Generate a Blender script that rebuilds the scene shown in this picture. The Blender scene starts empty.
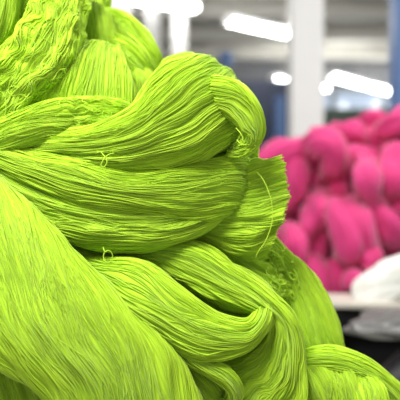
import bpy, bmesh, math, random
import numpy as np
from mathutils import Vector, Matrix

C = bpy.context.scene.collection
scene = bpy.context.scene
F = 620.0                      # focal length in pixels of the 400 px frame
CAMZ = 1.25

# ------------------------------------------------------------------ camera
cam_d = bpy.data.cameras.new('camera')
cam = bpy.data.objects.new('camera', cam_d)
C.objects.link(cam)
cam.location = (0, 0, CAMZ)
cam.rotation_euler = (math.radians(90), 0, 0)
cam_d.sensor_width = 36.0
cam_d.lens = 36.0 * F / 400.0
cam_d.clip_start = 0.05
cam_d.dof.use_dof = True
cam_d.dof.focus_distance = 0.965
cam_d.dof.aperture_fstop = cam_d.lens / 1000.0 / 0.021
scene.camera = cam

# ------------------------------------------------------------------ world and light
w = bpy.data.worlds.new('world')
scene.world = w
w.use_nodes = True
wn = w.node_tree
bg = wn.nodes['Background']
bg.inputs[0].default_value = (0.93, 0.96, 1.0, 1)
bg.inputs[1].default_value = 0.42


def area(name, loc, target, size, power, col=(1, 1, 1), sy=None):
    l = bpy.data.lights.new(name, 'AREA')
    l.energy = power
    l.color = col
    l.size = size
    if sy:
        l.shape = 'RECTANGLE'
        l.size_y = sy
    o = bpy.data.objects.new(name, l)
    C.objects.link(o)
    o.location = loc
    d = Vector(target) - Vector(loc)
    o.rotation_euler = d.to_track_quat('-Z', 'Y').to_euler()
    return o


area('ceiling_light_bank', (-0.7, 0.0, 2.85), (-0.05, 1.1, 1.2), 1.0, 78, (1, 0.99, 0.96), 0.5)
area('heap_fill_light', (1.3, 1.9, 3.3), (0.75, 2.7, 0.9), 1.6, 54, (1, 0.99, 0.97), 0.6)  # extra area light added to brighten the pink heap, without a fitting
area('far_fill_light', (0.5, 8.6, 4.1), (0.5, 8.6, 0.0), 14.0, 170, (1, 0.99, 0.97), 8.0)  # extra area light added over the far hall, no fixture modelled

scene.view_settings.view_transform = 'Standard'
scene.view_settings.look = 'None'
scene.view_settings.gamma = 1.0
scene.view_settings.use_curve_mapping = False
scene.view_settings.exposure = 0.0

# ------------------------------------------------------------------ materials


def srgb(r, g, b):
    def f(c):
        c /= 255.0
        return c / 12.92 if c <= 0.04045 else ((c + 0.055) / 1.055) ** 2.4
    return (f(r), f(g), f(b), 1)


def mat(name, col, rough=0.6, metal=0.0, noise=0.06, scale=30.0, spec=0.4, emit=None, bump=0.0):
    m = bpy.data.materials.new(name)
    m.use_nodes = True
    nt = m.node_tree
    p = nt.nodes['Principled BSDF']
    p.inputs['Roughness'].default_value = rough
    p.inputs['Metallic'].default_value = metal
    p.inputs['Specular IOR Level'].default_value = spec
    tc = nt.nodes.new('ShaderNodeTexCoord')
    nz = nt.nodes.new('ShaderNodeTexNoise')
    nz.inputs['Scale'].default_value = scale
    nz.inputs['Detail'].default_value = 4
    nt.links.new(tc.outputs['Object'], nz.inputs['Vector'])
    mx = nt.nodes.new('ShaderNodeMix')
    mx.data_type = 'RGBA'
    c = Vector(col[:3])
    mx.inputs['A'].default_value = (*(c * (1 - noise)), 1)
    mx.inputs['B'].default_value = (*[min(1, v * (1 + noise)) for v in c], 1)
    nt.links.new(nz.outputs['Fac'], mx.inputs['Factor'])
    nt.links.new(mx.outputs['Result'], p.inputs['Base Color'])
    if bump:
        b = nt.nodes.new('ShaderNodeBump')
        b.inputs['Strength'].default_value = bump
        b.inputs['Distance'].default_value = 0.004
        nt.links.new(nz.outputs['Fac'], b.inputs['Height'])
        nt.links.new(b.outputs['Normal'], p.inputs['Normal'])
    if emit:
        p.inputs['Emission Color'].default_value = (*emit[:3], 1)
        p.inputs['Emission Strength'].default_value = emit[3]
    return m


def yarn_mat(name, ca, cb, freq, sheen=0.25, bump=0.6):
    """dyed cotton: per-thread dye variation from the 'tint' attribute, fibre bump along the thread (UV)."""
    m = bpy.data.materials.new(name)
    m.use_nodes = True
    nt = m.node_tree
    p = nt.nodes['Principled BSDF']
    p.inputs['Roughness'].default_value = 0.75
    p.inputs['Specular IOR Level'].default_value = 0.3
    p.inputs['Sheen Weight'].default_value = sheen
    p.inputs['Sheen Roughness'].default_value = 0.5
    at = nt.nodes.new('ShaderNodeAttribute')
    at.attribute_name = 'tint'
    uv = nt.nodes.new('ShaderNodeUVMap')
    mp = nt.nodes.new('ShaderNodeMapping')
    mp.inputs['Scale'].default_value = (freq, 14.0, 1)
    nt.links.new(uv.outputs[0], mp.inputs['Vector'])
    nz = nt.nodes.new('ShaderNodeTexNoise')
    nz.inputs['Scale'].default_value = 1.0
    nz.inputs['Detail'].default_value = 3
    nt.links.new(mp.outputs[0], nz.inputs['Vector'])
    ad = nt.nodes.new('ShaderNodeMath')
    ad.operation = 'ADD'
    nt.links.new(at.outputs['Fac'], ad.inputs[0])
    nt.links.new(nz.outputs['Fac'], ad.inputs[1])
    ml = nt.nodes.new('ShaderNodeMath')
    ml.operation = 'MULTIPLY'
    ml.inputs[1].default_value = 0.5
    nt.links.new(ad.outputs[0], ml.inputs[0])
    mx = nt.nodes.new('ShaderNodeMix')
    mx.data_type = 'RGBA'
    mx.inputs['A'].default_value = ca
    mx.inputs['B'].default_value = cb
    nt.links.new(ml.outputs[0], mx.inputs['Factor'])
    nt.links.new(mx.outputs['Result'], p.inputs['Base Color'])
    b = nt.nodes.new('ShaderNodeBump')
    b.inputs['Strength'].default_value = bump
    b.inputs['Distance'].default_value = 0.002
    nt.links.new(nz.outputs['Fac'], b.inputs['Height'])
    nt.links.new(b.outputs['Normal'], p.inputs['Normal'])
    return m


M_GREEN = yarn_mat('lime_cotton', srgb(166, 206, 10), srgb(199, 234, 62), 700.0, sheen=0.12)
M_PINK = yarn_mat('pink_cotton', srgb(188, 22, 90), srgb(220, 70, 138), 500.0, sheen=0.35, bump=0.35)
M_WHITE_YARN = yarn_mat('white_cotton', srgb(232, 230, 222), srgb(248, 247, 242), 500.0, bump=0.3)
M_FLOOR = mat('concrete_floor', srgb(186, 184, 178), 0.55, noise=0.15, scale=6)
M_WALL = mat('painted_wall', srgb(176, 178, 178), 0.8, noise=0.05, scale=3)
M_WALL_DADO = mat('green_grey_dado', srgb(84, 98, 88), 0.7, noise=0.08, scale=4)
M_CEIL = mat('ceiling_sheet', srgb(236, 234, 226), 0.8, noise=0.05, scale=3)
M_BEAM = mat('ceiling_beam', srgb(170, 168, 160), 0.7, noise=0.05, scale=5)
M_DARKBEAM = mat('duct_grey', srgb(112, 113, 116), 0.6, noise=0.08, scale=5)
M_PILLAR = mat('pillar_paint', srgb(228, 227, 224), 0.6, noise=0.04, scale=8)
M_BLUE = mat('blue_paint', srgb(92, 122, 172), 0.5, noise=0.06, scale=8)
M_NAVY = mat('navy_machine_paint', srgb(40, 48, 70), 0.5, noise=0.1, scale=8)
M_STEEL = mat('brushed_steel', srgb(190, 188, 182), 0.35, 0.8, noise=0.06, scale=20)
M_RIM = mat('pale_enamel', srgb(206, 198, 186), 0.45, noise=0.05, scale=12)
M_BLACK = mat('black_plastic', srgb(14, 14, 17), 0.5, noise=0.2, scale=20)
M_GREYBAG = mat('grey_film', srgb(104, 102, 100), 0.35, noise=0.15, scale=9)
M_GLASS = mat('window_glass', srgb(150, 164, 184), 0.15, noise=0.05, scale=2, emit=(0.75, 0.86, 1.0, 0.28))  # faint emission stands in for daylight in the panes
M_FRAME = mat('window_frame_paint', srgb(120, 124, 128), 0.6)
M_TUBE = mat('lit_tube', (1, 1, 1, 1), 0.5, emit=(1, 0.99, 0.97, 15.0))
M_HOUSING = mat('lamp_enamel', srgb(240, 240, 238), 0.5, noise=0.03)
M_RUBBER = mat('rubber', srgb(30, 30, 32), 0.8)

# ------------------------------------------------------------------ helpers


def tag(o, label=None, cat=None, group=None, kind=None):
    if label:
        o['label'] = label
    if cat:
        o['category'] = cat
    if group:
        o['group'] = group
    if kind:
        o['kind'] = kind
    return o


def link(name, me, m, parent=None, smooth=False):
    if m:
        me.materials.append(m)
    o = bpy.data.objects.new(name, me)
    C.objects.link(o)
    if parent:
        o.parent = parent
    return o


def empty(name, loc, rz=0.0):
    o = bpy.data.objects.new(name, None)
    o.empty_display_size = 0.05
    C.objects.link(o)
    o.location = loc
    o.rotation_euler = (0, 0, rz)
    return o


def bm_box(bm, cx, cy, cz, sx, sy, sz, bevel=0.0, rot=None):
    g = bmesh.ops.create_cube(bm, size=1.0)
    vs = g['verts']
    mt = Matrix.Translation((cx, cy, cz))
    if rot is not None:
        mt = mt @ rot
    mt = mt @ Matrix.Diagonal((sx, sy, sz, 1))
    bmesh.ops.transform(bm, matrix=mt, verts=vs)
    if bevel:
        es = list({e for v in vs for e in v.link_edges})
        bmesh.ops.bevel(bm, geom=es, offset=bevel, segments=2, affect='EDGES', profile=0.6)


def bm_cyl(bm, p0, p1, r, seg=16, r2=None):
    p0, p1 = Vector(p0), Vector(p1)
    d = p1 - p0
    mt = Matrix.Translation((p0 + p1) / 2) @ d.to_track_quat('Z', 'Y').to_matrix().to_4x4()
    bmesh.ops.create_cone(bm, cap_ends=True, segments=seg, radius1=r, radius2=r if r2 is None else r2,
                          depth=d.length, matrix=mt)


def done(name, bm, m, parent=None, smooth=False):
    me = bpy.data.meshes.new(name)
    bm.to_mesh(me)
    bm.free()
    if smooth:
        me.polygons.foreach_set('use_smooth', [True] * len(me.polygons))
    return link(name, me, m, parent)


def box(name, c, s, m, parent=None, bevel=0.0):
    bm = bmesh.new()
    bm_box(bm, *c, *s, bevel)
    return done(name, bm, m, parent)


def px(x, y, d):
    """a photo point at depth d (metres along the view) in world space"""
    return np.array([(x - 200.0) / F * d, d, CAMZ - (y - 200.0) / F * d])


def catmull(P, n):
    P = np.asarray(P, float)
    k = len(P)
    Q = np.vstack([2 * P[0] - P[1], P, 2 * P[-1] - P[-2]])
    u = np.linspace(0, k - 1 - 1e-9, n)
    i = u.astype(int)
    f = (u - i)[:, None]
    a, b, c, d = Q[i], Q[i + 1], Q[i + 2], Q[i + 3]
    return 0.5 * (2 * b + (c - a) * f + (2 * a - 5 * b + 4 * c - d) * f ** 2 + (3 * b - a - 3 * c + d) * f ** 3)


def unit(v):
    return v / np.maximum(np.linalg.norm(v, axis=-1, keepdims=True), 1e-9)


class Tab:
    """smooth random field, periodic across the hank (u in 0..1), free along it (v in 0..1)"""

    def __init__(s, rng, nu, nv):
        s.nu, s.nv = max(3, int(nu)), max(2, int(nv))
        s.t = rng.normal(size=(s.nv + 2, s.nu))

    def __call__(s, u, v):
        uu = (u % 1.0) * s.nu
        vv = np.clip(v, 0, 1) * s.nv
        i = np.floor(uu).astype(int)
        j = np.floor(vv).astype(int)
        fu, fv = uu - i, vv - j
        fu = fu * fu * (3 - 2 * fu)
        fv = fv * fv * (3 - 2 * fv)
        i0, i1 = i % s.nu, (i + 1) % s.nu
        j0, j1 = np.clip(j, 0, s.nv + 1), np.clip(j + 1, 0, s.nv + 1)
        t = s.t
        return (t[j0, i0] * (1 - fu) + t[j0, i1] * fu) * (1 - fv) + (t[j1, i0] * (1 - fu) + t[j1, i1] * fu) * fv


def mesh_np(name, V, Q, m, parent=None, uv=None, tint=None, smooth=True):
    """mesh from vertex array, quad array (per-corner uv, per-vertex tint)"""
    me = bpy.data.meshes.new(name)
    nv, nf = len(V), len(Q)
    me.vertices.add(nv)
    me.vertices.foreach_set('co', np.ascontiguousarray(V, dtype=np.float32).ravel())
    me.loops.add(nf * 4)
    me.loops.foreach_set('vertex_index', np.ascontiguousarray(Q, dtype=np.int32).ravel())
    me.polygons.add(nf)
    me.polygons.foreach_set('loop_start', np.arange(0, nf * 4, 4, dtype=np.int32))
    if smooth:
        me.polygons.foreach_set('use_smooth', np.ones(nf, dtype=bool))
    if uv is not None:
        l = me.uv_layers.new(name='UVMap')
        l.data.foreach_set('uv', np.ascontiguousarray(uv[Q.ravel()], dtype=np.float32).ravel())
    if tint is not None:
        a = me.attributes.new('tint', 'FLOAT', 'POINT')
        a.data.foreach_set('value', np.ascontiguousarray(tint, dtype=np.float32))
    me.update(calc_edges=True)
    me.validate()
    return link(name, me, m, parent)


def tubes(P, O, r, sides=3):
    """tube mesh arrays for strands P (n,k,3) with outward vectors O; r (n,) or (n,k)"""
    n, k, _ = P.shape
    T = unit(np.gradient(P, axis=1))
    B = unit(np.cross(T, O))
    N = np.cross(B, T)
    r = np.broadcast_to(np.asarray(r).reshape(n, -1), (n, k))[..., None]
    ang = np.arange(sides) / sides * 2 * np.pi + np.pi / 2
    V = np.stack([P + r * (math.cos(a) * B + math.sin(a) * N) for a in ang], axis=2)   # n,k,sides,3
    idx = np.arange(n * k * sides).reshape(n, k, sides)
    a = idx[:, :-1, :]
    b = idx[:, 1:, :]
    Q = np.stack([a, np.roll(a, -1, 2), np.roll(b, -1, 2), b], axis=-1).reshape(-1, 4)
    return V.reshape(-1, 3), Q


class Ribbon:
    def __init__(self, st, n=140, p=0.82):
        """st rows: (ax, ay, bx, by, depth, half_thickness, depth_difference_b_minus_a, bow_px)"""
        rows = []
        for r in st:
            r = list(r) + [0.0] * (8 - len(r))
            ax, ay, bx, by, d, t, dd, bow = r
            rows.append(np.concatenate([px(ax, ay, d - dd / 2), px(bx, by, d + dd / 2), [t, bow / F * d]]))
        D = catmull(rows, n * 3)
        Cc = (D[:, :3] + D[:, 3:6]) / 2
        L = np.concatenate([[0], np.cumsum(np.linalg.norm(np.diff(Cc, axis=0), axis=1))])
        q = np.linspace(0, L[-1], n)
        D = np.stack([np.interp(q, L, D[:, i]) for i in range(8)], axis=1)
        self.length = L[-1]
        self.A, self.B = D[:, :3], D[:, 3:6]
        self.C = (self.A + self.B) / 2
        self.W = (self.B - self.A) / 2
        self.t, self.bow = D[:, 6], D[:, 7]
        self.T = unit(np.gradient(self.C, axis=0))
        nn = np.cross(self.T, self.W)
        if nn[: n // 2].mean(axis=0)[1] > 0:
            nn = -nn
        self.N = unit(nn)
        self.p = p
        self.n = n
        # arc length parameter of the mean cross-section
        th = np.linspace(0, 2 * np.pi, 721)
        wm = np.linalg.norm(self.W, axis=1).mean()
        tm = self.t.mean()
        f = lambda c: np.sign(c) * np.abs(c) ** p
        x, y = wm * f(np.cos(th)), tm * f(np.sin(th))
        l = np.concatenate([[0], np.cumsum(np.hypot(np.diff(x), np.diff(y)))])
        self.per = l[-1]
        self.lu, self.lth = l / l[-1], th

    def at(self, u, v, h=None):
        """u in 0..1 round the section (0..0.5 is the front), v in 0..1 along"""
        th = np.interp(u % 1.0, self.lu, self.lth)
        c, s = np.cos(th), np.sin(th)
        f = lambda a: np.sign(a) * np.abs(a) ** self.p
        x = np.clip(v, 0, 1) * (self.n - 1)
        i = np.minimum(x.astype(int), self.n - 2)
        g = (x - i)[..., None]
        lp = lambda a: a[i] * (1 - g) + a[i + 1] * g
        l1 = lambda a: a[i] * (1 - g[..., 0]) + a[i + 1] * g[..., 0]
        W, N, T = lp(self.W), lp(self.N), lp(self.T)
        O = unit(unit(W) * c[..., None] + N * s[..., None])
        P = lp(self.C) + W * f(c)[..., None] + N * (l1(self.t) * f(s))[..., None] + T * (l1(self.bow) * (1 - f(c) ** 2))[..., None]
        if h is not None:
            P = P + O * h[..., None]
        return P, O


GREEN_GROUP = 'lime green yarn hanks heaped in one pile'
stat = {'v': 0}


def hank(label, st, seed, m=M_GREEN, name='yarn_hank', cat='yarn', group=GREEN_GROUP, parent=None,
         dens=1.0, fold=0.0055, lock=0.0021, crimp=0.0, crimp_len=0.02, twist=0.0, radius=0.00072, strands=True,
         wander=0.0022, cut=0.0, fly=0.02, nb=90, p=0.82, taper=0.12, foldw=0.045, layers=2.0, lockw=0.011, crimp_at=None):
    rng = np.random.default_rng(seed)
    R = Ribbon(st, p=p)
    per, ln = R.per, R.length
    t_fold = Tab(rng, per / foldw, ln / (foldw * (3.5 if strands else 1.3)) + 1)
    t_lock = Tab(rng, per / lockw, ln / 0.07 + 2)
    t_fine = Tab(rng, per / 0.005, ln / 0.05 + 2)
    t_conv = Tab(rng, per / (lockw * 1.6), ln / 0.09 + 2)
    t_cr1 = Tab(rng, per / 0.012, ln / crimp_len)
    t_cr2 = Tab(rng, per / 0.012, ln / crimp_len)

    def crf(v):
        if crimp_at is None:
            return 1.0
        a, b = crimp_at
        return np.clip((v - a) / max(b - a, 1e-6), 0, 1) if b > a else np.clip((a - v) / (a - b), 0, 1)

    def height(u, v):
        return fold * t_fold(u, v) * 0.7 + lock * t_lock(u, v) + lock * 0.55 * t_fine(u, v) + \
            crimp * crf(v) * 0.7 * t_cr1(u, v)

    # body
    nu, nv = int(min(260, max(60, per / 0.0022))), int(min(160, max(30, ln / 0.005)))
    if not strands:
        nu, nv = int(max(48, per / 0.006)), int(max(24, ln / 0.012))
    u, v = np.meshgrid(np.arange(nu) / nu, np.linspace(0, 1, nv))
    P, O = R.at(u + twist * v, v, height(u, v) - (0.0016 if strands else 0.0))
    # closed, rounded ends
    for k, (end, src) in enumerate(((0, 1), (nv - 1, nv - 2))):
        pass
    c0, c1 = P[0].mean(axis=0), P[-1].mean(axis=0)
    T0, T1 = R.T[0], R.T[-1]
    caps0 = [c0 + (P[0] - c0) * math.cos(a) - T0 * R.t[0] * taper * 4 * math.sin(a) for a in (1.5, 1.1, 0.7, 0.35)]
    caps1 = [c1 + (P[-1] - c1) * math.cos(a) + T1 * R.t[-1] * taper * 4 * math.sin(a) for a in (0.35, 0.7, 1.1, 1.5)]
    PP = np.concatenate([np.stack(caps0), P, np.stack(caps1)], axis=0)
    rows = PP.shape[0]
    V = PP.reshape(-1, 3)
    idx = np.arange(rows * nu).reshape(rows, nu)
    Q = np.stack([idx[:-1], np.roll(idx[:-1], -1, 1), np.roll(idx[1:], -1, 1), idx[1:]], axis=-1).reshape(-1, 4)
    uvu = np.broadcast_to(np.arange(nu) / nu * per, (rows, nu))
    uvv = np.broadcast_to((np.linspace(0, 1, rows) * ln)[:, None], (rows, nu))
    uv = np.stack([uvu, uvv], axis=-1).reshape(-1, 2)
    org = V.mean(axis=0)
    org[2] = V[:, 2].min()
    V = V - org
    # close the tiny end rings
    n0 = len(V)
    V = np.vstack([V, V[:nu].mean(axis=0), V[-nu:].mean(axis=0)])
    uv = np.vstack([uv, uv[0], uv[-1]])
    ar = np.arange(0, nu - 1, 2)
    capq = []
    for base, cv, flip in ((0, n0, False), ((rows - 1) * nu, n0 + 1, True)):
        a = base + ar
        b = base + (ar + 1) % nu
        c = base + (ar + 2) % nu
        q = np.stack([np.full_like(a, cv), c, b, a] if not flip else [np.full_like(a, cv), a, b, c], axis=-1)
        capq.append(q)
    Q = np.vstack([Q] + capq)
    tint = 0.5 + 0.16 * np.concatenate([t_lock(np.arange(nu) / nu, np.full(nu, .5))[None].repeat(rows, 0).ravel(), [0, 0]])
    body = mesh_np(name, V, Q, m, parent, uv, np.clip(tint, 0, 1))
    stat['v'] += len(V)
    if parent is None:
        body.location = org
        tag(body, label, cat, group)
    else:
        body.location = Vector(org) - parent.matrix_world.translation if not parent.parent else Vector(org)
    body['org'] = list(map(float, org))
    if not strands:
        return body, R, height
    # strands laid over the body
    nf = int(per * 0.62 / 0.0018 * layers * dens)
    nbk = int(per * 0.38 / 0.0018 * 0.6 * dens)
    u0 = np.concatenate([rng.uniform(-0.06, 0.56, nf), rng.uniform(0.56, 0.94, nbk)])
    if abs(twist) > 0.2:
        u0 = rng.uniform(0, 1, int(nf * 1.6))
    n = len(u0)
    k = int(np.clip(ln / 0.0055, 24, 110))
    if crimp > 0:
        k = int(np.clip(ln / 0.003, 40, 170))
    s0 = rng.uniform(0, 0.02, n)
    s1 = 1 - rng.uniform(0, 0.02, n)
    if cut:
        s1 = 1 + rng.uniform(-cut, cut, n) * 0.0
    q = np.linspace(0, 1, k)[None]
    v = s0[:, None] + (s1 - s0)[:, None] * q
    U0 = u0[:, None] + 0 * v
    ind = np.zeros_like(v)
    for a, fr in ((1.0, 0.11), (0.45, 0.04)):
        kk = max(2, int(ln / fr) + 2)
        g = rng.normal(size=(n, kk + 1))
        xx = v * (kk - 1)
        ii = np.clip(xx.astype(int), 0, kk - 1)
        ff = xx - ii
        ff = ff * ff * (3 - 2 * ff)
        rr = np.arange(n)[:, None]
        ind += a * (g[rr, ii] * (1 - ff) + g[rr, ii + 1] * ff)
    wide = np.where(rng.random(n) < 0.12, 2.6, 1.0)[:, None]
    du = (t_conv(U0, v) * 0.0034 + ind * wander * wide + crimp * crf(v) * 1.1 * t_cr2(U0, v)) / per
    uu = U0 + du
    off = rng.uniform(-0.0014, 0.0022, n)[:, None]
    isf = rng.random(n) < fly
    bump = np.sin(np.pi * np.clip((v - rng.uniform(0, .6, n)[:, None]) / rng.uniform(.15, .45, n)[:, None], 0, 1)) * isf[:, None]
    h = height(uu, v) + off + bump * rng.uniform(0.001, 0.005, n)[:, None]
    P, O = R.at(uu + twist * v, v, h)
    if cut:
        ext = (rng.random(n) * cut + t_lock(u0, np.full(n, 1.0)) * cut * 0.25)[:, None] * np.clip((v - 0.85) / 0.15, 0, 1)
        x = R.T[-1]
        P = P + x * ext[..., None]
    rad = radius * rng.uniform(0.8, 1.25, n)
    V, Q = tubes(P, O, rad)
    k3 = k * 3
    tint = np.repeat(np.clip(rng.normal(0.5, 0.3, n), 0, 1), k3)
    uv = np.stack([np.repeat(u0 * per * 3, k3), np.repeat((v * ln).ravel(), 3)], axis=-1)
    so = mesh_np('strands', V - org, Q, m, body, uv, tint)
    so['kind'] = 'stuff'
    stat['v'] += len(V)
    return body, R, height


def curls(parent, R, height, ur, vr, n, size, seed, m=M_GREEN, name='curly_strands', lift=0.003, r=0.0008):
    """short loose curly threads lying on the surface of a hank"""
    rng = np.random.default_rng(seed)
    k = 36
    u0 = rng.uniform(*ur, n)
    v0 = rng.uniform(*vr, n)
    pts = []
    ph = rng.uniform(0, 6.28, (n, 1))
    q = np.linspace(0, 1, k)[None]
    wn_ = rng.uniform(0.6, 1.6, (n, 1))
    sz = size * rng.uniform(0.5, 1.5, (n, 1))
    drift = rng.normal(0, 1, (n, 2, 1)) * size * 1.6
    ang = ph + wn_ * 6.28 * q * rng.choice([-1, 1], (n, 1))
    du = (sz * np.cos(ang) * .7 + drift[:, 0] * q) / R.per
    dv = (sz * np.sin(ang) * 1.1 + drift[:, 1] * q) / R.length
    u, v = u0[:, None] + du, np.clip(v0[:, None] + dv, 0, 1)
    h = height(u, v) + rng.uniform(0.0, lift, (n, 1)) + 0.0012 * np.sin(ang * .5)
    P, O = R.at(u, v, h)
    V, Q = tubes(P, O, r * rng.uniform(.8, 1.2, n), 4)
    o = mesh_np(name, V - np.array(parent['org']), Q, m, parent, np.zeros((len(V), 2)), np.repeat(rng.uniform(.3, 1, n), k * 4))
    o['kind'] = 'stuff'
    return o


def thread(name, pts, parent, m=M_GREEN, r=0.0008, n=60, label=None):
    """one loose thread through world points"""
    P = catmull(pts, n)[None]
    O = np.broadcast_to(np.array([0.0, -1.0, 0.15]), P.shape)
    V, Q = tubes(P, O, np.array([r]), 6)
    org = np.array(parent['org'])
    o = mesh_np(name, V - org, Q, m, parent, np.zeros((len(V), 2)), np.full(len(V), 0.95))
    if label:
        o['label'] = label
    return o


def struct(o):
    o['kind'] = 'structure'
    return o


# ------------------------------------------------------------------ the hall
struct(box('floor', (0.5, 6.5, -0.05), (18, 17, 0.1), M_FLOOR))
YB = 13.2
struct(box('wall_back', (0.5, YB + 0.1, 2.1), (18, 0.2, 4.2), M_WALL))
struct(box('trim_1', (0.5, YB - 0.02, 1.3), (18, 0.06, 2.6 - 0.0), M_WALL_DADO))
struct(box('ceiling', (0.5, 8.3, 4.3), (18, 10.0, 0.12), M_CEIL))
# roof beams crossing the hall
bmv = bmesh.new()
for i, (yy, zz, th) in enumerate([(6.6, 4.08, .3), (7.9, 4.08, .3), (9.2, 4.08, .3), (10.5, 4.08, .3), (11.8, 4.08, .3)]):
    b = box('trim_%d' % (i + 2), (0.5, yy, zz), (18, 0.24, th), M_BEAM, bevel=0.01)
    struct(b)
struct(box('trim_7', (0.5, YB - 0.25, 3.85), (18, 0.4, 0.36), M_DARKBEAM))
# band of windows in the back wall
for i in range(6):
    x0 = 2.3 + i * 1.05
    wdw = box('window_%d' % (i + 1), (x0, YB - 0.03, 3.1), (0.98, 0.04, 0.9), M_GLASS)
    struct(wdw)
    bm = bmesh.new()
    for dx in (-0.5, 0.5):
        bm_box(bm, dx, -0.03, 0, 0.05, 0.06, 1.0)
    for dz in (-0.47, 0.47, 0.0):
        bm_box(bm, 0, -0.03, dz, 1.0, 0.06, 0.05)
    fr = done('window_frame', bm, M_FRAME, wdw)
    fr.location = (x0 * 0, 0, 0)
    # the box mesh is in world space, keep the frame beside it
    fr.location = (x0, YB - 0.03, 3.1)


def pillar(label, x0, x1, d, m, ztop=4.25, square=True):
    cx = ((x0 + x1) / 2 - 200) / F * d
    wd = (x1 - x0) / F * d
    root = empty('pillar', (cx, d, 0))
    tag(root, label, 'pillar', kind='structure')
    bm = bmesh.new()
    bm_box(bm, 0, 0, ztop / 2, wd, wd, ztop, 0.012)
    done('shaft', bm, m, root)
    bm = bmesh.new()
    bm_box(bm, 0, 0, 0.01, wd * 1.5, wd * 1.5, 0.02, 0.004)
    for sx in (-1, 1):
        for sy in (-1, 1):
            bm_cyl(bm, (sx * wd * .62, sy * wd * .62, 0.02), (sx * wd * .62, sy * wd * .62, 0.045), 0.014, 6)
    done('base_plate', bm, M_STEEL, root)
    return root


pillar('broad white square pillar rising behind the pink yarn', 289.5, 321, 4.4, M_PILLAR)
pillar('blue painted pillar at the far right edge above the pink yarn', 392, 414, 4.6, M_BLUE)
pillar('slim white pillar under the upper lamp, closer to the green pile', 145, 159, 6.6, M_PILLAR)
pillar('slim white pillar under the upper lamp, just above the big fold of lime yarn', 172, 187, 7.2, M_PILLAR)
pillar('pale pillar standing half hidden behind the green pile top', 108, 130, 7.0, M_PILLAR)


FILL_W = 13


def lamp(label, p0, p1, z=3.34):
    """two-tube fluorescent fitting hung from the ceiling, p0 and p1 are plan points"""
    p0, p1 = Vector((*p0, 0)), Vector((*p1, 0))
    c = (p0 + p1) / 2
    L = (p1 - p0).length
    rz = math.atan2(p1.y - p0.y, p1.x - p0.x)
    root = empty('fluorescent_lamp', (c.x, c.y, z), rz)
    tag(root, label, 'lamp', 'fluorescent lamps hanging in the hall')
    bm = bmesh.new()
    bm_box(bm, 0, 0, 0.05, L, 0.05, 0.06, 0.008)
    done('housing', bm, M_HOUSING, root)
    for s in (-1, 1):
        bm = bmesh.new()
        bm_cyl(bm, (-L / 2 + 0.03, s * 0.045, 0), (L / 2 - 0.03, s * 0.045, 0), 0.028, 14)
        done('tube', bm, M_TUBE, root, True)
    for s in (-1, 1):
        bm = bmesh.new()
        bm_box(bm, s * (L / 2 - 0.015), 0, 0.012, 0.03, 0.15, 0.08, 0.006)
        done('end_cap', bm, M_HOUSING, root)
        bm = bmesh.new()
        bm_cyl(bm, (s * L * .35, 0, 0.08), (s * L * .35, 0, 4.24 - z), 0.006, 8)
        done('hanger', bm, M_STEEL, root)
    for s in (-1, 1):
        l = bpy.data.lights.new('ceiling_fill', 'POINT')  # extra point lights added above the housing to brighten the ceiling
        l.energy = FILL_W
        l.shadow_soft_size = 0.02
        lo = bpy.data.objects.new('ceiling_fill', l)
        C.objects.link(lo)
        lo.parent = root
        lo.location = (s * L * .25, 0, 0.11)
    return root


def plan(x, y, z=3.34):
    d = (z - CAMZ) * F / (200 - y)
    return ((x - 200) / F * d, d)


lamp('lit fluorescent lamp cut by the top edge above the two slim pillars', plan(128, -2), plan(198, 9))
lamp('lit fluorescent lamp reaching the broad white pillar near the top edge', plan(227, 21), plan(296, 36))
lamp('lit fluorescent lamp passing behind the broad white pillar', plan(272, 79), plan(327, 89))
lamp('lit fluorescent lamp above the pink heap, next to the white pillar', plan(330, 76), plan(366, 86))
lamp('lit fluorescent lamp above the pink heap, running up to the blue pillar', plan(367, 86), plan(412, 97))


# far machinery, all soft in the photo
def machine(label, x0, x1, y0, d, m, dep=0.9, zt=None):
    X0, X1 = (x0 - 200) / F * d, (x1 - 200) / F * d
    zt = CAMZ - (y0 - 200) / F * d
    root = empty('machine', ((X0 + X1) / 2, d + dep / 2, 0))
    tag(root, label, 'machine')
    wd = X1 - X0
    bm = bmesh.new()
    bm_box(bm, 0, 0, zt / 2 + 0.06, wd, dep, zt - 0.12, 0.02)
    done('housing', bm, m, root)
    bm = bmesh.new()
    bm_box(bm, 0, -dep / 2 - 0.01, zt * .62, wd * .8, 0.02, zt * .4, 0.006)
    dr = done('door', bm, m, root)
    bm = bmesh.new()
    bm_box(bm, wd * .33, -dep / 2 - 0.035, zt * .6, 0.025, 0.03, 0.16, 0.005)
    done('handle', bm, M_STEEL, dr)
    for sx in (-1, 1):
        for sy in (-1, 1):
            bm = bmesh.new()
            bm_cyl(bm, (sx * wd * .42, sy * dep * .4, 0), (sx * wd * .42, sy * dep * .4, 0.125), 0.035, 10)
            done('foot', bm, M_RUBBER, root)
    return root


machine('tall navy machine cabinet between the lime fold and the white pillar', 236, 289, 80, 8.6, M_NAVY)
machine('grey machine cabinet behind the broad lime fold, beside the navy one', 188, 233, 66, 9.8, M_FRAME)
machine('dark green grey machine low behind the pink heap', 325, 392, 108, 8.2, M_WALL_DADO)


def drum(label, cx, d, r, h, z):
    x = (cx - 200) / F * d
    root = empty('blue_bin', (x, d, z))
    tag(root, label, 'bin')
    bm = bmesh.new()
    bm_cyl(bm, (0, 0, 0), (0, 0, h * .93), r * .9, 28, r)
    done('body', bm, M_BLUE, root, False)
    bm = bmesh.new()
    bm_cyl(bm, (0, 0, h * .93), (0, 0, h), r * 1.06, 28)
    done('lid', bm, M_BLUE, root, False)
    return root


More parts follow.
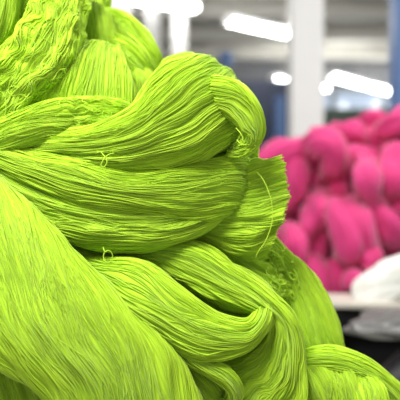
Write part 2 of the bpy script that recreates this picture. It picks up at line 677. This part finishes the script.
GZ = CAMZ + (200 - 66) / F * 9.8
drum('small blue bin on the grey cabinet beyond the lime fold', 226, 10.2, 0.11, 0.30, GZ)
machine('slim blue locker standing in front of the navy cabinet near the white pillar', 277, 286, 96, 7.6, M_BLUE, dep=0.3)

# ------------------------------------------------------------------ table with the white bundle
TZ = CAMZ - (308 - 200) / F * 2.02
TD = 0.2


def side_table():
    root = empty('work_table', (0.95, 2.10, 0), math.radians(-8))
    tag(root, 'pale topped work table edge with a dark open space underneath', 'table')
    bm = bmesh.new()
    bm_box(bm, 0, 0, TZ, 1.1, TD, 0.024, 0.010)
    done('tabletop', bm, M_RIM, root)
    for sy in (-1, 1):
        bm = bmesh.new()
        bm_box(bm, 0, sy * (TD / 2 - .05), TZ - 0.042, 1.0, 0.02, 0.06, 0.003)
        done('apron', bm, M_BLACK, root)  # black colour stands in for the shade below the top
    bm = bmesh.new()
    bm_box(bm, 0, TD / 2 - .04, TZ / 2 + .1, 1.0, 0.012, TZ - 0.3, 0.002)
    done('back_panel', bm, M_BLACK, root)
    for sx in (-1, 1):
        for sy in (-1, 1):
            bm = bmesh.new()
            bm_box(bm, sx * .48, sy * (TD / 2 - .05), (TZ - 0.012) / 2, 0.035, 0.035, TZ - 0.012, 0.004)
            done('leg', bm, M_BLACK, root)
    bm = bmesh.new()
    bm_box(bm, 0, 0, 0.52, 0.98, TD - .1, 0.02, 0.004)
    done('shelf', bm, M_BLACK, root)
    return root


table = side_table()


def crumple(name, label, cat, c, r, m, seed, flat=1.0, amp=0.22):
    bm = bmesh.new()
    bmesh.ops.create_icosphere(bm, subdivisions=5, radius=1.0)
    rg = random.Random(seed)
    dirs = [(Vector((rg.gauss(0, 1), rg.gauss(0, 1), rg.gauss(0, 1))).normalized(), rg.uniform(4, 13), rg.uniform(0, 6)) for _ in range(14)]
    for v in bm.verts:
        p = v.co.copy()
        h = 1 + amp * sum(math.sin(d.dot(p) * k + o) / (k ** .7) for d, k, o in dirs)
        z = p.z * h * r[2]
        v.co = Vector((p.x * h * r[0], p.y * h * r[1], max(z, -0.55 * r[2]) + 0.55 * r[2]))
    o = done(name, bm, m, None, True)
    o.location = c
    return tag(o, label, cat)


crumple('filler_sack', 'black filler sack added for the dark space below the table', 'sack', (0.72, 1.72, 0.0), (0.42, 0.15, 0.57), M_BLACK, 9, amp=.05)  # added black mass, stands in for the dark under the table
crumple('plastic_bag', 'crumpled grey plastic bag stuffed between the black filler sack and the pale table', 'bag', (0.64, 1.80, 0.855), (0.20, 0.08, 0.05), M_GREYBAG, 4, amp=.14)

# ------------------------------------------------------------------ hank of white yarn on the table
PINK_GROUP = 'pink yarn hanks heaped behind the green pile'


def lobe(label, pts, w, d, seed, m=M_PINK, group=PINK_GROUP, t=None, cat='yarn', ends=0.10, wprof=0.62):
    """a folded hank seen as one rounded lobe: path of photo points, width in px, both ends sinking back"""
    k = 9
    P = catmull([np.array([*p, 0.0]) for p in pts], k)[:, :2]
    T = unit(np.gradient(P, axis=0))
    Nn = np.stack([T[:, 1], -T[:, 0]], axis=1)
    rows = []
    w = w * 1.04
    tt = t or w / F * d * 0.46
    for i in range(k):
        q = i / (k - 1)
        e = abs(2 * q - 1)
        pw = w * (wprof + (1 - wprof) * math.sqrt(max(0, 1 - e ** 3)))
        dd = d + ends * e ** 2.4
        a = P[i] - Nn[i] * pw / 2
        b = P[i] + Nn[i] * pw / 2
        rows.append((a[0], a[1], b[0], b[1], dd, tt * (0.6 + 0.4 * math.sqrt(max(0, 1 - e ** 3))), 0, 0))
    o, _, _ = hank(label, rows, seed, m=m, group=group, cat=cat, strands=False, fold=0.026, foldw=0.075, lock=0.006, lockw=0.03, p=0.95, taper=0.25)
    return o


wb = lobe('bundle of white yarn lying on the pale table', [(364, 293), (388, 281), (410, 271), (430, 267), (455, 279)], 36, 2.12, 77, M_WHITE_YARN, None, t=0.07, ends=0.04)

# ------------------------------------------------------------------ heap of pink hanks
PK = [
    ('long pink hank sloping up along the top of the heap towards the white pillar', [(236, 182), (266, 164), (298, 147), (328, 140)], 27, 2.62, .1),
    ('pink hank hanging down just beside the frilled lime end', [(281, 150), (294, 168), (296, 190), (288, 212)], 24, 2.55, .12),
    ('pink hank bent over at the foot of the white pillar', [(300, 150), (318, 142), (330, 152), (326, 176)], 23, 2.60, .1),
    ('broad upright pink hank right of the frilled lime cut end', [(312, 192), (316, 212), (316, 234), (308, 258)], 32, 2.52, .12),
    ('small pink hank tucked low against the lime frill', [(286, 224), (292, 240), (294, 256), (290, 272)], 21, 2.5, .1),
    ('fat rounded pink hank in the middle of the heap', [(340, 208), (350, 226), (356, 246), (352, 268)], 41, 2.48, .12),
    ('pink hank arching over a dark hollow near the heap top', [(332, 196), (337, 168), (356, 155), (376, 158)], 23, 2.56, .1),
    ('pink hank standing upright inside the arched one', [(364, 160), (364, 178), (366, 196), (372, 212)], 25, 2.52, .12),
    ('small pink hank on the crest nearest the white pillar', [(334, 134), (346, 130), (358, 132), (368, 140)], 18, 2.64, .08),
    ('pink hank lying along the crest in the centre', [(352, 124), (366, 119), (380, 122), (392, 130)], 20, 2.70, .08),
    ('pink hank on the crest under the blue pillar', [(378, 132), (392, 124), (408, 120), (424, 124)], 22, 2.66, .08),
    ('pink hank squeezed below the crest over the arched one', [(362, 142), (378, 140), (394, 142), (410, 150)], 18, 2.62, .08),
    ('pink hank upright at the picture edge below the blue pillar', [(396, 148), (394, 164), (392, 180), (394, 198)], 29, 2.52, .12),
    ('pink hank slanting below the upright ones towards the edge', [(362, 208), (376, 216), (388, 232), (398, 250)], 26, 2.50, .1),
    ('pink hank resting at the picture edge above the white bundle', [(392, 206), (406, 214), (412, 232), (414, 256)], 26, 2.46, .12),
    ('small pink knob of yarn just above the white bundle', [(368, 254), (372, 264), (372, 274), (366, 284)], 20, 2.44, .1),
    ('pink hank low beside the pale table corner', [(330, 268), (336, 280), (336, 292), (328, 306)], 26, 2.46, .1),
    ('pink hank between the fat rounded one and the lime slope', [(304, 262), (314, 272), (322, 286), (326, 300)], 28, 2.5, .12),
    ('small pink hank touching the table rim beside the white bundle', [(348, 278), (356, 284), (358, 294), (354, 304)], 17, 2.42, .08),
    ('pink hank sunk in the dark gap at the heap centre', [(326, 196), (318, 186), (312, 176), (310, 162)], 20, 2.70, .1),
    ('pink hank deep below the arched one', [(336, 214), (346, 206), (356, 204), (366, 206)], 18, 2.62, .1),
    ('pink hank deep behind the lime shoulder', [(290, 286), (300, 292), (308, 304), (312, 318)], 28, 2.6, .1),
    ('pink hank low down near the edge behind the white bundle', [(384, 250), (396, 258), (404, 268), (408, 282)], 24, 2.52, .1),
]
for i, (lb, pts, wpx, d, en) in enumerate(PK):
    lobe(lb, pts, wpx, d + 0.07 * math.sin(i * 2.4), 300 + i, ends=en * 1.3)
# the ones underneath that carry the rest
for i, (lb, pts, wpx, d) in enumerate([
    ('pink hank buried under the crest of the heap', [(262, 196), (310, 180), (360, 170), (430, 170)], 66, 2.83),
    ('pink hank buried in the body of the heap', [(262, 250), (310, 240), (360, 235), (430, 240)], 76, 2.80),
    ('pink hank buried at the bottom of the heap', [(250, 312), (310, 308), (360, 305), (440, 310)], 76, 2.78),
]):
    lobe(lb, pts, wpx, d + .08, 380 + i, t=0.12, ends=0.02)


def trolley(name, label, c, size, z, m, rim=0.05):
    root = empty(name, (c[0], c[1], 0))
    tag(root, label, 'trolley')
    sx, sy = size
    bm = bmesh.new()
    bm_box(bm, 0, 0, z - 0.015, sx, sy, 0.03, 0.006)
    done('platform', bm, m, root)
    bm = bmesh.new()
    for s in (-1, 1):
        bm_box(bm, 0, s * (sy / 2 - 0.01), z + rim / 2, sx, 0.02, rim, 0.004)
        bm_box(bm, s * (sx / 2 - 0.01), 0, z + rim / 2, 0.02, sy - 0.04, rim, 0.004)
    done('rim', bm, m, root)
    for ax in (-1, 1):
        for ay in (-1, 1):
            x, y = ax * (sx / 2 - .07), ay * (sy / 2 - .07)
            bm = bmesh.new()
            bm_box(bm, x, y, (z - 0.03 + 0.12) / 2, 0.04, 0.04, z - 0.03 - 0.12, 0.004)
            done('leg', bm, m, root)
            bm = bmesh.new()
            bm_cyl(bm, (x - .018, y, 0.05), (x + .018, y, 0.05), 0.05, 20)
            bm_box(bm, x, y, 0.105, 0.05, 0.05, 0.03)
            done('caster', bm, M_RUBBER, root)
    return root


trolley('yarn_trolley', 'steel trolley carrying the pink heap behind the pale table', (0.64, 2.78), (1.25, 0.62), 0.60, M_STEEL)
trolley('yarn_trolley', 'steel trolley carrying the lime green pile', (-0.02, 1.14), (1.05, 0.62), 0.70, M_STEEL)

# ------------------------------------------------------------------ the lime green pile, back to front
H = {}


def G(key, label, st, seed, **kw):
    H[key] = hank(label, st, seed, **kw)
    return H[key]


# inner mass that fills the pile
G('core_top', 'lime hank buried in the upper heart of the pile',
  [(-60, 60, -60, 190, 1.27, .07), (20, 50, 20, 200, 1.24, .08), (110, 70, 110, 210, 1.23, .08), (190, 100, 190, 220, 1.23, .07), (235, 140, 235, 215, 1.24, .05)], 1, dens=0.5)
G('core_mid', 'lime hank buried in the middle of the pile',
  [(-60, 180, -60, 330, 1.25, .08), (40, 185, 40, 330, 1.22, .09), (130, 190, 130, 330, 1.20, .09), (210, 200, 210, 330, 1.2, .08), (265, 240, 265, 330, 1.22, .05)], 2, dens=0.5)
G('core_low', 'lime hank buried at the bottom of the pile',
  [(-80, 330, -80, 480, 1.22, .1), (40, 320, 40, 490, 1.2, .12), (150, 320, 150, 490, 1.18, .12), (250, 330, 250, 490, 1.2, .12), (340, 390, 340, 490, 1.2, .09), (420, 430, 420, 490, 1.2, .06)], 3, dens=0.5)

# top
G('top_corner', 'smooth shaded lime hank in the top corner of the pile',
  [(-40, -40, 22, -40, 1.12, .03), (-35, -5, 20, -8, 1.10, .03), (-35, 25, 14, 22, 1.09, .03), (-45, 55, -2, 48, 1.1, .03)], 11)
G('top_pale', 'pale lime hank showing between the corner hank and the tangle',
  [(0, -30, 60, -35, 1.2, .04), (5, 0, 62, -5, 1.17, .04), (0, 30, 55, 30, 1.16, .04), (-10, 60, 40, 65, 1.18, .04)], 12)
G('top_small', 'small lime hank peeking out at the top beside the tangle',
  [(72, -25, 106, -25, 1.27, .03), (75, 0, 107, -2, 1.25, .03), (78, 10, 104, 9, 1.24, .03), (82, 20, 98, 20, 1.27, .03)], 13)
G('top_dark', 'shaded lime hank hanging behind the arched fan',
  [(72, 2, 104, 14, 1.22, .025), (75, 20, 112, 22, 1.19, .03), (74, 42, 118, 44, 1.18, .03), (72, 66, 120, 70, 1.2, .03)], 14)
G('top_right', 'rounded lime hank on the skyline under the slim pillars',
  [(100, 20, 92, 36, 1.29, .025), (118, 13, 106, 30, 1.25, .03), (136, 24, 119, 40, 1.22, .032), (149, 39, 130, 56, 1.21, .032), (157, 54, 136, 72, 1.21, .032), (160, 78, 140, 100, 1.23, .03)], 15, dens=1.1, twist=0.12)
G('top_inner', 'lime hank of looping strands tucked inside the rounded skyline one',
  [(96, 52, 90, 74, 1.22, .02), (110, 36, 112, 66, 1.195, .03), (126, 40, 122, 72, 1.185, .032), (140, 54, 130, 82, 1.185, .03), (148, 72, 134, 96, 1.2, .025)], 43, dens=1.1, twist=-0.1, lock=0.003)
G('top_wedge', 'little lime hank wedged between the fan and the big fold',
  [(118, 76, 140, 68, 1.19, .02), (126, 86, 152, 80, 1.17, .025), (128, 104, 150, 104, 1.17, .025), (125, 125, 148, 125, 1.19, .02)], 16)
G('tangle', 'tangled crimped lime hank in the upper corner of the pile',
  [(52, -30, 92, -22, 1.14, .03), (38, -6, 86, 12, 1.115, .035), (26, 18, 82, 44, 1.09, .04), (8, 46, 68, 78, 1.075, .04), (-16, 82, 36, 108, 1.075, .035), (-44, 118, 10, 140, 1.09, .03), (-70, 150, -20, 165, 1.11, .03)],
  17, crimp=0.0046, crimp_len=0.016, wander=0.0016, fly=0.1, dens=0.75, radius=0.0011)
G('fan', 'arched lime hank fanning down below the tangle',
  [(96, 66, 122, 84, 1.22, .02), (84, 54, 122, 60, 1.17, .025, 0, 2), (66, 62, 128, 70, 1.12, .03, 0, -4), (48, 80, 134, 92, 1.095, .03), (34, 98, 137, 112, 1.09, .03), (22, 120, 138, 132, 1.10, .03)],
  18, dens=1.1, lock=0.002, crimp=0.0022, crimp_len=0.014, crimp_at=(0.75, 0.3), fly=0.06)
G('crossing', 'lime hank rising from the edge across the fan to its crimped end',
  [(-55, 140, -55, 190, 1.06, .03), (-10, 128, -12, 168, 1.045, .03), (26, 110, 26, 152, 1.04, .032), (58, 100, 58, 146, 1.045, .035), (92, 96, 92, 150, 1.06, .035), (122, 102, 122, 146, 1.075, .03), (140, 112, 140, 135, 1.10, .02)],
  19, crimp=0.0035, crimp_len=0.012, crimp_at=(0.5, 0.8), twist=-0.06)

# big fold
G('big_fold', 'big lime hank swelling into the broad fold below the slim pillars',
  [(10, 142, 10, 158, 1.07, .015), (48, 134, 46, 162, 1.045, .025), (90, 128, 84, 170, 1.03, .035), (126, 112, 126, 174, 1.025, .045), (142, 92, 166, 168, 1.03, .05, 0, 4), (152, 76, 196, 163, 1.03, .052, 0, 12), (162, 64, 216, 152, 1.035, .05, 0, 22), (172, 58, 240, 138, 1.06, .045, 0, 30), (178, 60, 246, 138, 1.115, .045, 0, 26), (172, 74, 236, 146, 1.16, .04, 0, 10)],
  21, dens=1.2, lock=0.0026, fold=0.0035, fly=0.05, crimp=0.0016, crimp_len=0.016, crimp_at=(0.6, 0.85))
G('curl', 'curled end of lime yarn drooping from the broad fold over a dark hollow',
  [(196, 74, 206, 110, 1.03, .012), (222, 76, 222, 114, 1.005, .016), (246, 90, 232, 122, 1.0, .018), (260, 112, 240, 130, 1.005, .018), (262, 134, 242, 137, 1.015, .017), (250, 152, 238, 144, 1.03, .014), (236, 154, 230, 146, 1.05, .012)],
  22, fly=0.06, dens=1.1, crimp=0.0016, fold=0.003)

# middle bands
G('lower_band', 'lower of the two lime bands sweeping across the middle',
  [(-60, 140, -60, 186, 1.07, .03), (-10, 152, -6, 196, 1.06, .035), (40, 176, 40, 226, 1.045, .04), (85, 190, 88, 247, 1.035, .042), (140, 198, 142, 251, 1.035, .042), (182, 198, 186, 241, 1.05, .038), (214, 190, 216, 224, 1.075, .03), (228, 188, 228, 212, 1.11, .02)],
  23, twist=0.05, dens=1.1)
G('upper_band', 'upper of the two lime bands, spreading to a frayed edge beside the frill',
  [(-50, 120, -50, 155, 1.06, .025), (-5, 136, -5, 170, 1.045, .03), (38, 150, 36, 188, 1.03, .033), (80, 160, 78, 204, 1.022, .036), (128, 172, 124, 212, 1.02, .038), (172, 165, 166, 220, 1.03, .036), (208, 158, 200, 222, 1.045, .032), (238, 154, 222, 216, 1.06, .026, 0, 6), (247, 156, 230, 214, 1.09, .02, 0, 6)],
  24, twist=-0.04, dens=1.1, fly=0.05)
G('under_curl', 'shaded lime hank seen inside the dark hollow under the curl',
  [(190, 128, 184, 165, 1.10, .02), (212, 130, 208, 165, 1.09, .02), (236, 134, 232, 170, 1.09, .02), (256, 142, 248, 176, 1.11, .02)], 25)

# frill
G('frill', 'lime hank ending in a fanned cut frill against the pink heap',
  [(186, 190, 172, 226, 1.10, .022), (212, 186, 196, 240, 1.095, .026), (234, 172, 222, 252, 1.085, .028, 0, 3), (254, 162, 246, 256, 1.075, .028, 0, 7), (277, 156, 267, 250, 1.07, .026, 0, 15)],
  26, cut=0.006, dens=1.15, lock=0.0044, wander=0.0016, taper=0.03, fly=0.05)
fr_body = H['frill'][0]
thread('loose_thread', [px(256, 172, 1.03), px(262, 178, 1.028), (px(268, 190, 1.026)), px(272, 205, 1.026), px(272, 222, 1.028), px(266, 240, 1.03), px(258, 252, 1.035), px(256, 258, 1.04)], fr_body, label='long pale loose thread')
thread('loose_thread', [px(286, 192, 1.06), px(289, 195, 1.055), px(291, 197, 1.055), px(288, 199, 1.06)], fr_body)

# right shoulder and knot
G('under_frill', 'lime hank slipping out below the frill towards the knot',
  [(190, 232, 176, 262, 1.13, .025), (222, 240, 206, 272, 1.12, .03), (252, 254, 236, 290, 1.115, .03), (274, 268, 258, 305, 1.12, .03), (290, 290, 276, 320, 1.14, .03)], 27)
G('shoulder', 'lime hank running down the shoulder of the pile to the table edge',
  [(236, 238, 272, 232, 1.2, .025), (250, 258, 288, 250, 1.17, .03), (264, 284, 310, 274, 1.15, .035), (276, 312, 326, 300, 1.14, .038), (286, 340, 337, 326, 1.135, .04), (292, 366, 344, 350, 1.14, .04), (296, 410, 352, 395, 1.16, .04)],
  28, fold=0.005)
sh_body = H['shoulder'][0]
curls(sh_body, H['shoulder'][1], H['shoulder'][2], (0.2, 0.5), (0.02, 0.3), 110, 0.009, 5, name='tangled_knot', lift=0.022, r=.0012)
curls(H['under_frill'][0], H['under_frill'][1], H['under_frill'][2], (0.05, 0.4), (0.72, 0.98), 90, 0.008, 6, lift=0.01, r=.0009)

# lower centre fold
G('wrap', 'lime hank passing over the lower fold and wrapping round under its lip',
  [(95, 254, 90, 266, 1.12, .02), (130, 248, 124, 264, 1.10, .026), (168, 241, 152, 268, 1.075, .034), (204, 242, 184, 284, 1.055, .036), (238, 262, 218, 302, 1.04, .036), (270, 288, 246, 312, 1.03, .034), (297, 322, 264, 318, 1.03, .036), (304, 358, 262, 336, 1.035, .04), (298, 402, 246, 350, 1.04, .045), (258, 440, 216, 362, 1.05, .045), (205, 440, 176, 350, 1.08, .04)],
  29, dens=1.1, lock=0.003, fly=0.06, crimp=0.0018, crimp_len=0.022, crimp_at=(0.4, 0.6))
G('lip', 'lime hank in the lower centre whose end curls up as a bright lip',
  [(80, 256, 72, 276, 1.07, .028), (108, 256, 104, 292, 1.04, .033), (146, 262, 142, 326, 1.0, .04), (184, 290, 176, 352, .985, .04), (214, 312, 210, 360, .98, .034), (242, 322, 246, 350, .985, .026), (255, 314, 268, 324, 1.0, .018), (258, 298, 272, 302, 1.05, .014)],
  30, dens=1.1, twist=0.03)
G('inner', 'shaded lime hank deep inside the lower fold',
  [(140, 256, 140, 300, 1.12, .03), (190, 280, 186, 320, 1.11, .03), (230, 300, 228, 334, 1.105, .025), (262, 306, 262, 338, 1.12, .02)], 31, crimp=0.002)

# bottom
G('low_loop', 'small looped lime hank at the bottom beside the big front hank',
  [(150, 326, 146, 340, 1.02, .02), (172, 339, 167, 352, 1.0, .02), (193, 349, 187, 364, .985, .018), (213, 359, 205, 374, .975, .017), (230, 368, 220, 383, .972, .016), (239, 381, 228, 391, .975, .014), (240, 394, 228, 398, .985, .013), (231, 405, 223, 403, 1.0, .012), (214, 408, 208, 402, 1.03, .012)], 32, dens=1.1, fold=.004)
G('low_under', 'shaded lime hank inside the small loop at the bottom',
  [(180, 338, 160, 362, 1.05, .02), (204, 356, 178, 384, 1.03, .024), (224, 374, 192, 404, 1.025, .024), (236, 398, 205, 424, 1.04, .02)], 33)
G('corner', 'shaded lime hank low in the bottom corner behind the big front hank',
  [(-50, 340, 22, 330, 1.10, .025), (-45, 366, 36, 360, 1.08, .03), (-40, 400, 52, 396, 1.08, .03), (-30, 440, 70, 440, 1.1, .03)], 34)
G('front', 'big lime hank sweeping down the front of the pile from the edge',
  [(-110, 150, -30, 140, 1.05, .03), (-100, 205, 6, 182, 1.0, .045), (-86, 272, 38, 212, .98, .055), (-48, 330, 84, 262, .965, .058), (2, 364, 130, 309, .96, .058), (40, 390, 174, 348, .96, .056), (68, 430, 196, 390, .965, .054), (90, 480, 212, 440, .985, .05)],
  35, dens=1.25, lock=0.0022, fold=0.0045, fly=0.03, lockw=0.012, twist=0.42)
G('rope', 'smooth lime hank curving away to the lower edge below the black filler sack',
  [(262, 372, 258, 400, 1.10, .025), (296, 354, 296, 378, 1.075, .028), (326, 347, 326, 374, 1.06, .028), (354, 353, 348, 382, 1.05, .028), (380, 367, 370, 396, 1.045, .028), (406, 390, 390, 418, 1.05, .028), (430, 425, 408, 448, 1.07, .028)],
  36, fold=0.004, lock=0.002)
G('bunch_a', 'bunched lime hank below the smooth curving one, next to the wrapped fold',
  [(286, 368, 318, 362, 1.06, .022), (296, 382, 334, 374, 1.045, .026), (304, 402, 344, 390, 1.045, .028), (310, 430, 352, 420, 1.06, .028)], 37, crimp=0.0012)
G('bunch_b', 'bunched lime hank in the middle under the smooth curving one',
  [(318, 372, 346, 376, 1.055, .02), (328, 386, 360, 382, 1.035, .026), (332, 406, 364, 402, 1.035, .028), (334, 436, 366, 436, 1.05, .028)], 38, crimp=0.0012)
G('bunch_c', 'rounded lime lump at the bottom edge under the end of the smooth curving one',
  [(350, 396, 372, 384, 1.04, .018), (352, 396, 386, 390, 1.02, .026), (350, 414, 390, 410, 1.015, .03), (348, 440, 388, 440, 1.03, .03)], 39)

# loose curly threads where the yarn is tangled
for key, ur, vr, n, sz, sd in [('tangle', (0.02, 0.5), (0.12, 0.75), 60, 0.012, 51), ('crossing', (0.05, 0.4), (0.6, 0.85), 30, 0.007, 52),
                               ('fan', (0.05, 0.45), (0.15, 0.4), 30, 0.007, 55), ('curl', (0.05, 0.45), (0.6, 0.95), 24, 0.004, 56)]:
    curls(*H[key], ur, vr, n, sz, sd, r=0.0006)

# loose loops of thread
b = H['lip'][0]
loop = [px(108 + 4.6 * math.cos(a), 256.5 + 6 * math.sin(a), 0.975 + .002 * a) for a in np.linspace(-2.2, 4.4, 12)]
thread('loose_thread', [px(103, 247, 1.0), px(104, 250, .985)] + loop, b, label='little pale loop of thread')
b = H['upper_band'][0]
thread('loose_thread', [px(101, 152, .975), px(105, 157, .965), px(107, 162, .962), px(104, 167, .962), px(101, 165, .962), px(104, 159, .962), px(108, 155, .965), px(114, 153, .97)], b, label='pale twisted end of thread')
b = H['curl'][0]
thread('loose_thread', [px(236, 128, .97), px(241, 134, .965), px(243, 140, .965), px(240, 143, .97), px(237, 140, .975)], b)
print('green and pink vertices', stat['v'])
